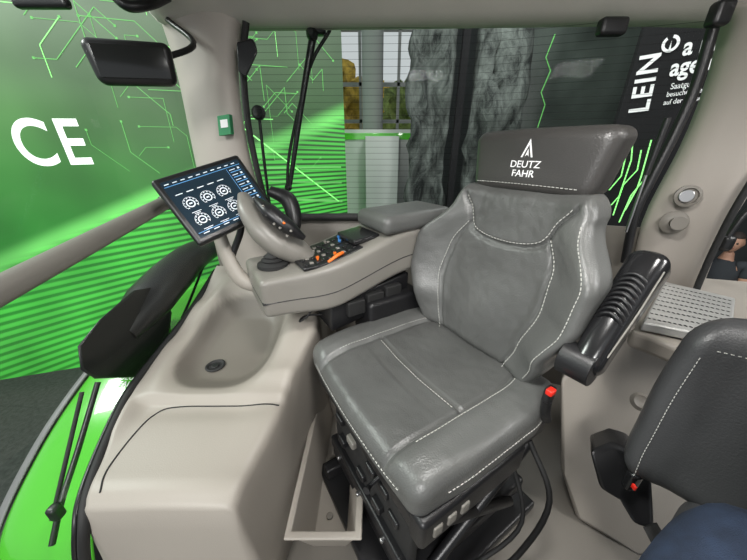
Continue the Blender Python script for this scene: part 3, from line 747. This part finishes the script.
# ================= OTHER CAB THINGS
mc=W(134,64,.92)
mo=empty('mirror',mc,'black rounded interior mirror on a short arm','mirror')
mx=(W(176,66,.98)-W(86,62,.88)).normalized(); mz=(zU-mx*zU.dot(mx)).normalized(); my=mz.cross(mx)
rbox('mirror_housing',(.222,.05,.12),.025,lambda p:mc+mx*p.x*(1+.05*p.z/.06)+my*p.y+mz*p.z,M_black,mo,step=.3)
rbox('mirror_glass',(.185,.004,.085),.002,lambda p:mc+mx*p.x+my*(p.y-.026)+mz*p.z,mat('mirror_face',(.012,.013,.013),.12,.0,var=.1),mo)
tube('mirror_arm',[mc+my*.02,mc+Vector((.1,.2,.1)),PY(168,20,1.42)],.01,M_black,mo)
o=rbox('visor_clip',(.17,.03,.03),.012,wf(W(42,3,.9)),M_black); top(o,'black clip bar under the cab roof edge','clip')
o=tube('hand_hold',[PY(112,-6,1.2),PY(128,6,1.2),PY(150,4,1.25),PY(168,-2,1.35)],[.014,.016,.016,.012],M_black); top(o,'black hand hold bar below the roof rail','hand hold')
o=hull('window_latch',[PY(236,42,1.34),PY(252,38,1.34),PY(258,52,1.34),PY(246,78,1.34),PY(238,72,1.34),PY(240,42,1.39),PY(256,42,1.39),PY(246,76,1.39)],M_black,bevel=.006); top(o,'black window latch on the pillar','latch')
wp=empty('rear_wiper',PY(313,36,1.49),'black rear window wiper hanging from its motor','wiper')
tube('wiper_arm',[PY(313,36,1.49),PY(303,95,1.49),PY(290,185,1.49)],[.016,.013,.010],M_black,wp)
tube('wiper_blade',[PY(330,30,1.5),PY(309,70,1.5),PY(290,150,1.5),PY(287,192,1.5)],.007,M_rubber,wp)
lathe('wiper_motor',PY(313,36,1.5),(0,-1,0),[(.02,0),(.024,.02),(.02,.04),(.01,.05)],M_black,wp)
rbox('wiper_motor_cover',(.08,.05,.05),.015,wf(PY(316,28,1.5)),M_black,wp)
lathe('wiper_joint',PY(289,187,1.49),(0,-1,0),[(.012,0),(.018,.012),(.008,.02)],M_black,wp)
st=empty('work_lamp_stalk',PY(268,205,1.5),'thin black stalk with round knob outside the rear glass','stalk')
tube('stalk',[PY(270,208,1.5),PY(264,160,1.5),PY(259,115,1.5)],.007,M_black,st)
lathe('stalk_head',PY(259,113,1.5),(0,-1,0),[(.02,-.01),(.03,0),(.03,.012),(.02,.02)],M_black,st)
gs=empty('gas_strut',PY(664,118,1.12),'black gas strut beside the rear window pillar','strut')
tube('strut_body',[PY(668,118,1.12),PY(646,175,1.12)],.010,M_black,gs); tube('strut_rod',[PY(646,175,1.12),PY(626,232,1.12)],.005,M_metal,gs)
o=rbox('hinge_block',(.09,.04,.05),.012,wf(PY(612,27,1.24)),M_black); top(o,'black window hinge below the headliner','hinge')
o=rbox('roof_latch',(.05,.04,.06),.012,wf(PY(720,14,1.06)),M_black); top(o,'black latch where the headliner meets the pillar','latch')
v1=empty('pillar_socket',PY(686,196,1.08),'round silver-ringed socket on the beige pillar','socket')
ndir=Vector((-.45,-.85,.1))
lathe('socket_ring',PY(686,196,1.09),ndir,[(.026,0),(.038,.010),(.038,.018),(.028,.022),(.026,.014),(.002,.012)],M_beige2,v1)
cyl('socket_cap',PY(686,196,1.075),ndir,.022,.012,M_metal,v1)
o=lathe('pillar_coat_hook',PY(673,222,1.09),ndir,[(.04,0),(.042,.01),(.03,.02),(.018,.022),(.018,.05),(.024,.055)],M_beige2); top(o,'beige round hook below the pillar socket','hook')
struct(tube('trim_12',[PY(692,300,.97),PY(708,262,.97),PY(732,214,.97),PY(760,170,.97),PY(790,140,.97)],.010,M_rubber),'black door frame seal')
o=empty('outside_mirror_arm',PY(740,215,1.15),'black outside mirror arm seen through the door opening','mirror')
tube('arm',[PY(775,190,1.15),PY(745,214,1.15),PY(728,236,1.15)],.012,M_black,o)
rbox('mirror_head',(.05,.04,.07),.02,wf(PY(726,243,1.15)),M_black,o)
lc=empty('rear_shelf',(1.05,.95,0),'beige shelf moulding behind the seats','shelf')
poly=[PZ(640,300,.70),PZ(632,330,.70),PZ(690,352,.70),PZ(800,340,.70),PZ(800,285,.70),PZ(690,276,.70)]
prism('shelf_top',poly,(0,0,-.06),M_beige,lc,bevel=.015,seg=3)
prism('shelf_side',[PZ(560,380,.52),PZ(625,330,.60),PZ(700,355,.62),PZ(800,400,.52),PZ(800,560,.0),PZ(640,560,0),PZ(575,520,0),PZ(560,470,.15)],(.12,.16,0),M_beige,lc,bevel=.02,seg=3)
lathe('screw_cap',PZ(640,402,.53),(-.3,-.6,.7),[(.02,-.0),(.026,.004),(.018,.012),(.01,.008)],M_beige2,lc)
vn=empty('air_grille',PZ(690,305,.73),'silver perforated grille plate on the beige shelf','grille')
gp=[PZ(643,322,.735),PZ(664,281,.735),PZ(736,298,.735),PZ(732,340,.735)]
prism('grille_plate',gp,(0,0,-.03),M_silver,vn,bevel=.006)
hv=[];hf=[]
for i in range(15):
    for j in range(9):
        a=gp[0].lerp(gp[3],(i+.8)/16); b=gp[1].lerp(gp[2],(i+.8)/16); c=a.lerp(b,(j+.8)/10)+Vector((0,0,.001)); k0=len(hv)
        for k in range(8): hv.append(c+Vector((.0038*math.cos(k*.785),.0050*math.sin(k*.785),0)))
        hf.append(list(range(k0,k0+8)))
mk('grille_holes',hv,hf,M_rubber,vn,smooth=False)
pb=empty('seat_belt_buckle',W(620,490,.75),'black seat belt buckle housing with small red release mark','seat belt')
pp=[W(590,452,.78),W(612,444,.79),W(632,450,.78),W(652,478,.74),W(655,532,.72),W(634,526,.73),W(620,502,.76),W(600,490,.78)]
prism('buckle_housing',pp,(.06,.08,-.03),M_black,pb,bevel=.012,seg=3)
rbox('buckle',(.03,.025,.06),.01,wf(W(632,480,.72)),M_gloss,pb)
rbox('release_button',(.006,.012,.014),.003,wf(W(634,487,.695)),M_red,pb)
tube('belt_strap',[W(650,525,.71),W(662,545,.69),W(680,565,.68)],[.022,.024,.024],M_rubber,pb,flat=.3)
# passenger seat
ps=empty('passenger_seat',C(.7,-.13,0),'dark grey leather passenger seat with stitched backrest','seat')
PA=math.radians(10)
def pback(p):
    x,y,z=p; zz=z+.22
    w=interp(zz,[(0,.88),(.12,.97),(.25,1.0),(.44,.94)])
    g=math.exp(-((abs(x)-.195)/.005)**2)*.010*sst(0,.04,-y)
    xx=(x+.25)*w+.25*(1-w)*.5; yy=y+.14*zz+g-.03*sst(.14,.25,abs(x))
    return C(.835+yy*math.cos(PA)+xx*math.sin(PA)*.6, .100-xx*math.cos(PA), .450+zz+.012*math.cos(x*6))
rbox('passenger_backrest',(.50,.13,.43),.06,pback,M_dleather,ps,step=.012)
def ppt(x,zz): return pback(Vector((x,-.0655,zz-.22)))+C(-1,0,0)*.001
dashes('stitching',[ppt(-.208,.04+.033*k) for k in range(11)],M_thread,ps,L=.005,gap=.004,w=.0007,nrm=fwd)
dashes('stitching',[ppt(.2-.04*k,.385) for k in range(11)],M_thread,ps,L=.005,gap=.004,w=.0007,nrm=fwd)
rbox('passenger_cushion',(.42,.42,.10),.045,lambda p:C(.63+p.x,-.24+p.y,.46+p.z),M_dleather,ps,step=.05)
rbox('passenger_seat_base',(.30,.30,.42),.03,lambda p:C(.66+p.x,-.24+p.y,.21+p.z),M_black,ps,step=.2)
# ================= OUTSIDE TRACTOR PARTS
fe=empty('rear_fender',(-1.05,.8,0),'glossy green tractor fender with dark outer rim','fender')
prof=[(.34,-.35),(.42,-.08),(.52,.10),(.70,.24),(.88,.33),(1.1,.40),(1.4,.44),(1.8,.42)]
P=catmull([Vector((0,a,b)) for a,b in prof],5)
surf('fender_panel',[[Vector((x,p.y,p.z+dz)) for x,dz in ((-.885,-.005),(-.9,.012),(-1.0,.014),(-1.15,.008),(-1.2,-.02))] for p in P],M_green,fe,solid=.01)
surf('fender_rim',[[Vector((x,p.y,p.z+dz)) for x,dz in ((-1.2,-.02),(-1.205,-.012),(-1.235,-.02),(-1.245,-.04),(-1.245,-.08))] for p in P],M_grey,fe,solid=.01)
text('fender_lettering','DEUTZ\nFAHR',.03,Vector((-.98,.90,.355)),Vector((1,0,0)),Vector((0,.9,.38)),M_white,fe,bold=.005)
fd=empty('side_step_panel',(-.83,.5,0),'bright green bodywork panel below the side window','bodywork')
surf('green_panel',[[Vector((-.80,.40,-.1)),Vector((-.80,.42,.12)),Vector((-.80,.48,.26)),Vector((-.815,.60,.36)),Vector((-.84,.80,.41)),Vector((-.86,1.1,.44))],[Vector((-.885,.38,-.12)),Vector((-.885,.42,.08)),Vector((-.885,.48,.20)),Vector((-.885,.60,.30)),Vector((-.885,.80,.36)),Vector((-.885,1.1,.40))]],M_green,fd,solid=.008)
o=empty('side_wiper',(-.9,.6,.3),'black wiper arms and blades beside the green fender','wiper')
tube('wiper_arm',[PX(98,382,-.92),PX(78,450,-.92),PX(62,500,-.92),PX(52,545,-.92)],.008,M_black,o)
tube('wiper_blade',[PX(82,392,-.94),PX(66,460,-.94),PX(52,520,-.94)],.006,M_rubber,o)
rbox('wiper_pivot',(.03,.03,.05),.01,wf(PX(56,512,-.92)),M_black,o)
ty=empty('tractor_wheel',(-1.35,1.5,-.9),'large black tractor tyre under the fender','wheel')
lathe('tyre',(-1.0,1.45,-.72),(-1,0,0),[(.45,0),(.8,.0),(.92,.06),(.94,.3),(.92,.5),(.8,.56),(.45,.55)],M_rubber,ty,seg=48)
lathe('rim',(-1.1,1.45,-.72),(-1,0,0),[(.46,0),(.46,.4),(.3,.36),(.1,.3)],M_green,ty,seg=32)
oa=empty('lamp_housing_arm',PX(125,345,-.95),'thick black plastic moulding running up along the side window','lamp')
XX=-.98
hull('lamp_housing',[PX(77,346,XX+.05),PX(80,371,XX+.05),PX(95,380,XX+.05),PX(146,378,XX+.05),PX(168,352,XX+.05),PX(173,312,XX+.05),PX(160,285,XX+.04),PX(132,290,XX+.04),PX(100,318,XX+.05)]+[PX(84,350,XX-.09),PX(88,368,XX-.09),PX(140,368,XX-.09),PX(160,340,XX-.09),PX(150,300,XX-.09),PX(112,318,XX-.09)],M_black,oa,bevel=.014,seg=3)
tube('bracket_arm',[PX(120,335,XX),PX(150,300,XX),PX(172,276,XX),PX(192,257,XX),PX(212,246,XX),PX(230,238,XX)],[.06,.10,.10,.09,.075,.06],M_black,oa,seg=16,flat=.8)
tube('thin_stay',[PX(205,262,-.9),PX(190,300,-.9),PX(182,318,-.9)],.006,M_black,oa)
# ================= PEOPLE
def skinmesh(name,V,E,Rr,m,parent,sub=2):
    me=bpy.data.meshes.new(name); me.from_pydata([Vector(v) for v in V],E,[])
    o=bpy.data.objects.new(name,me); COL.objects.link(o)
    md=o.modifiers.new('sk','SKIN'); md.use_smooth_shade=True
    sv=me.skin_vertices[0].data
    for i,r in enumerate(Rr): sv[i].radius=(r,r) if isinstance(r,(int,float)) else r
    sv[0].use_root=True
    s=o.modifiers.new('ss','SUBSURF'); s.levels=sub; s.render_levels=sub
    dg=bpy.context.evaluated_depsgraph_get(); dg.update()
    m2=bpy.data.meshes.new_from_object(o.evaluated_get(dg))
    vs=[v.co.copy() for v in m2.vertices]; fs=[list(p.vertices) for p in m2.polygons]
    bpy.data.objects.remove(o)
    return vs,fs
def headgeo(c,f,size=.12):
    f=Vector(f).normalized(); s=f.cross(zU).normalized(); u=s.cross(f)
    bm=bmesh.new(); bmesh.ops.create_uvsphere(bm,u_segments=32,v_segments=24,radius=1)
    vs=[]
    for v in bm.verts:
        x,y,z=v.co
        w=.62*(1-.22*sst(0,-1,z)); d=.78
        yy=y*d
        if y>0:
            yy+=.20*math.exp(-((x/.16)**2))*math.exp(-((z+.12)/.16)**2)
            yy+=.05*math.exp(-((x/.3)**2))*math.exp(-((z+.42)/.08)**2)
            yy+=.06*math.exp(-((x/.35)**2))*math.exp(-((z+.78)/.15)**2)
            yy-=.07*math.exp(-(((abs(x)-.33)/.16)**2))*math.exp(-((z-.05)/.12)**2)
        xx=x*w+ (math.copysign(.1,x)*math.exp(-((abs(x)-1)/.12)**2)*math.exp(-((z+.02)/.22)**2)*math.exp(-((y+.1)/.2)**2))
        vs.append(c+(s*xx+f*yy+u*z)*size)
    fs=[[q.index for q in fc.verts] for fc in bm.faces]; bm.free(); return vs,fs,s,f,u
def person(base,J,shirt,pants,facing,label):
    e=empty('person',base,label,'person')
    order=['pelvis','belly','chest','neck','headb','shR','elR','wrR','hdR','shL','elL','wrL','hdL','hipR','knR','anR','toR','hipL','knL','anL','toL']
    E=[(0,1),(1,2),(2,3),(3,4),(2,5),(5,6),(6,7),(7,8),(2,9),(9,10),(10,11),(11,12),(0,13),(13,14),(14,15),(15,16),(0,17),(17,18),(18,19),(19,20)]
    Rr=[.12,.11,.12,.055,.05,.055,.042,.028,.03,.055,.042,.028,.03,.085,.058,.04,.035,.085,.058,.04,.035]
    V=[J[k] for k in order]
    f=Vector(facing).normalized()
    for side,wi,hi in (('R',7,8),('L',11,12)):
        w=V[wi]; h=V[hi]; d=(h-w).normalized(); lat=d.cross(zU)
        if lat.length<.1: lat=d.cross(f)
        lat.normalize(); curl=d.cross(lat).normalized()
        if curl.z>0: curl=-curl
        for k in range(4):
            b=h+lat*(.019*(k-1.5)); l=(.032,.038,.035,.027)[k]
            i0=len(V); V.append(b+d*.012); V.append(b+d*(.012+l)+curl*.008); V.append(b+d*(.012+l*1.6)+curl*.026)
            E+=[(hi,i0),(i0,i0+1),(i0+1,i0+2)]; Rr+=[.0095,.009,.0075]
        i0=len(V); V.append(w.lerp(h,.5)-lat*.035); V.append(w.lerp(h,1.0)-lat*.05); E+=[(wi,i0),(i0,i0+1)]; Rr+=[.012,.009]
    vs,fs=skinmesh('b',V,E,Rr,M_skin,e)
    hv,hf,s,f2,u=headgeo(J['head'],facing)
    b=len(vs); vs+=hv; fs+=[[q+b for q in fc] for fc in hf]
    body=mk('body',vs,fs,M_skin,e)
    def lp(a,b_,t): return J[a].lerp(J[b_],t)
    V=[J['pelvis']+zU*.02,J['belly'],J['chest'],lp('chest','neck',.75),J['shR'],lp('shR','elR',.65),J['shL'],lp('shL','elL',.65)]
    vs,fs=skinmesh('s',V,[(0,1),(1,2),(2,3),(2,4),(4,5),(2,6),(6,7)],[.135,.13,.14,.07,.066,.056,.066,.056],shirt,e); mk('shirt',vs,fs,shirt,e)
    V=[J['pelvis'],J['hipR'],J['knR'],lp('knR','anR',.95),J['hipL'],J['knL'],lp('knL','anL',.95)]
    vs,fs=skinmesh('p',V,[(0,1),(1,2),(2,3),(0,4),(4,5),(5,6)],[.13,.105,.08,.055,.105,.08,.055],pants,e); mk('trousers',vs,fs,pants,e)
    for sd in ('R','L'):
        a,t=J['an'+sd],J['to'+sd]; tube('shoe',[a+ (a-t).normalized()*.03-zU*.02,a.lerp(t,.5)-zU*.015,t-zU*.01],[.045,.048,.038],M_black,e,seg=14,flat=.75)
    bm=bmesh.new(); bmesh.ops.create_uvsphere(bm,u_segments=28,v_segments=18,radius=1); vv=[]
    for v in bm.verts: vv.append(v.co.copy())
    ff=[[q.index for q in fc.verts] for fc in bm.faces if sum(q.co.z for q in fc.verts)/len(fc.verts) > (.45 if sum(q.co.y for q in fc.verts)/len(fc.verts)>.1 else -.25)]
    bm.free(); used=sorted({i for fc in ff for i in fc}); mp={i:k for k,i in enumerate(used)}
    vv=[J['head']+(s*vv[i].x*.68+f2*(vv[i].y*.84-.02)+u*(vv[i].z*1.07))*.12 for i in used]
    mk('hair',vv,[[mp[i] for i in fc] for fc in ff],M_hair,e,solid=.01)
    for sg in (-1,1):
        c=J['head']+(s*.22*sg+f2*.66+u*.05)*.12
        lathe('eye',c,f2,[(.004,0),(.011,.004),(.010,.010),(.002,.013)],M_eye,e,seg=12)
    c=J['head']+(f2*.80-u*.42)*.12
    tube('mouth',[c-s*.022,c+f2*.004,c+s*.022],[.003,.005,.003],M_lips,e,seg=8)
    return e
J=dict(pelvis=C(.64,-.24,.62),belly=C(.65,-.25,.78),chest=C(.66,-.23,.96),neck=C(.66,-.22,1.14),headb=C(.66,-.22,1.2),head=C(.65,-.22,1.28),
 shR=C(.71,-.008,1.035),elR=C(.60,-.09,.85),wrR=C(.36,-.20,.78),hdR=C(.29,-.21,.77),shL=C(.66,-.43,1.05),elL=C(.55,-.50,.82),wrL=C(.33,-.40,.76),hdL=C(.26,-.38,.75),
 hipR=C(.60,-.10,.585),knR=C(.20,-.10,.57),anR=C(.16,-.12,.09),toR=C(.02,-.11,.04),hipL=C(.60,-.36,.60),knL=C(.20,-.40,.58),anL=C(.16,-.40,.09),toL=C(.02,-.40,.04))
person(C(.64,-.24,0),J,M_shirt,M_jeans,C(-1,0,0),'person in white t-shirt and dark jeans sitting on the passenger seat')
hx,hy=4.25,3.3; HZ=.22
def G(a,b,z):
    f=Vector((-.75,-.66,0)); s=Vector((-.66,.75,0)); return Vector((hx,hy,0))+s*a+f*b+Vector((0,0,z))
J=dict(pelvis=G(0,0,-.55),belly=G(0,0,-.35),chest=G(0,0,-.13),neck=G(0,0,.05),headb=G(0,.02,.12),head=G(0,.03,HZ),
 shR=G(-.19,0,-.02),elR=G(-.22,.05,-.3),wrR=G(-.12,.28,-.22),hdR=G(-.08,.34,-.19),shL=G(.19,0,-.02),elL=G(.23,.02,-.3),wrL=G(.22,.12,-.53),hdL=G(.22,.14,-.60),
 hipR=G(-.1,0,-.62),knR=G(-.11,.04,-1.03),anR=G(-.11,0,-1.42),toR=G(-.12,.17,-1.46),hipL=G(.1,0,-.62),knL=G(.11,.02,-1.03),anL=G(.11,-.02,-1.42),toL=G(.12,.15,-1.46))
person(G(0,0,ZF),J,M_dshirt,M_jeans,Vector((-.8,-.6,0)),'person in dark clothes standing in the hall looking at the tractor')
# ================= CAMERA, LIGHT
cd=bpy.data.cameras.new('cam'); cd.sensor_width=36; cd.lens=FP*36/747; cd.clip_start=.01
co=bpy.data.objects.new('camera',cd); co.location=CAM; co.rotation_euler=(math.pi/2-TH,0,0); COL.objects.link(co); sc.camera=co
w=bpy.data.worlds.new('world'); sc.world=w; w.use_nodes=True; w.node_tree.nodes['Background'].inputs[0].default_value=(.92,.96,1,1); w.node_tree.nodes['Background'].inputs[1].default_value=.62
def area(name,loc,tgt,size,e,col=(1,1,1)):
    l=bpy.data.lights.new(name,'AREA'); l.energy=e; l.size=size; l.color=col
    o=bpy.data.objects.new(name,l); o.location=loc; o.rotation_euler=(Vector(tgt)-Vector(loc)).to_track_quat('-Z','Y').to_euler(); COL.objects.link(o)
area('hall_light_front',(-1.2,-2.6,2.6),(.2,.9,.5),.9,120,(1,.99,.97))
area('hall_light_side',(3.4,-.6,2.6),(.4,.9,.6),.9,70,(1,.99,.97))
area('hall_light_stand',(-3.6,.8,3.4),(-.6,1.0,.4),1.0,115,(.95,1,.95))
area('cab_fill_light',(.1,.35,1.70),(.15,.6,0),.22,15,(1,.98,.95))  # added fill light under the roof, no visible fixture
area('cab_fill_light',(.85,.3,1.70),(1.1,.9,.9),.2,7,(1,.98,.95))  # added fill light to brighten the right pillar
area('hall_light_back',(1.5,2.8,4.5),(1.5,4.5,1),1.5,90)
for o in bpy.data.objects:
    if '_wl' in o: del o['_wl']
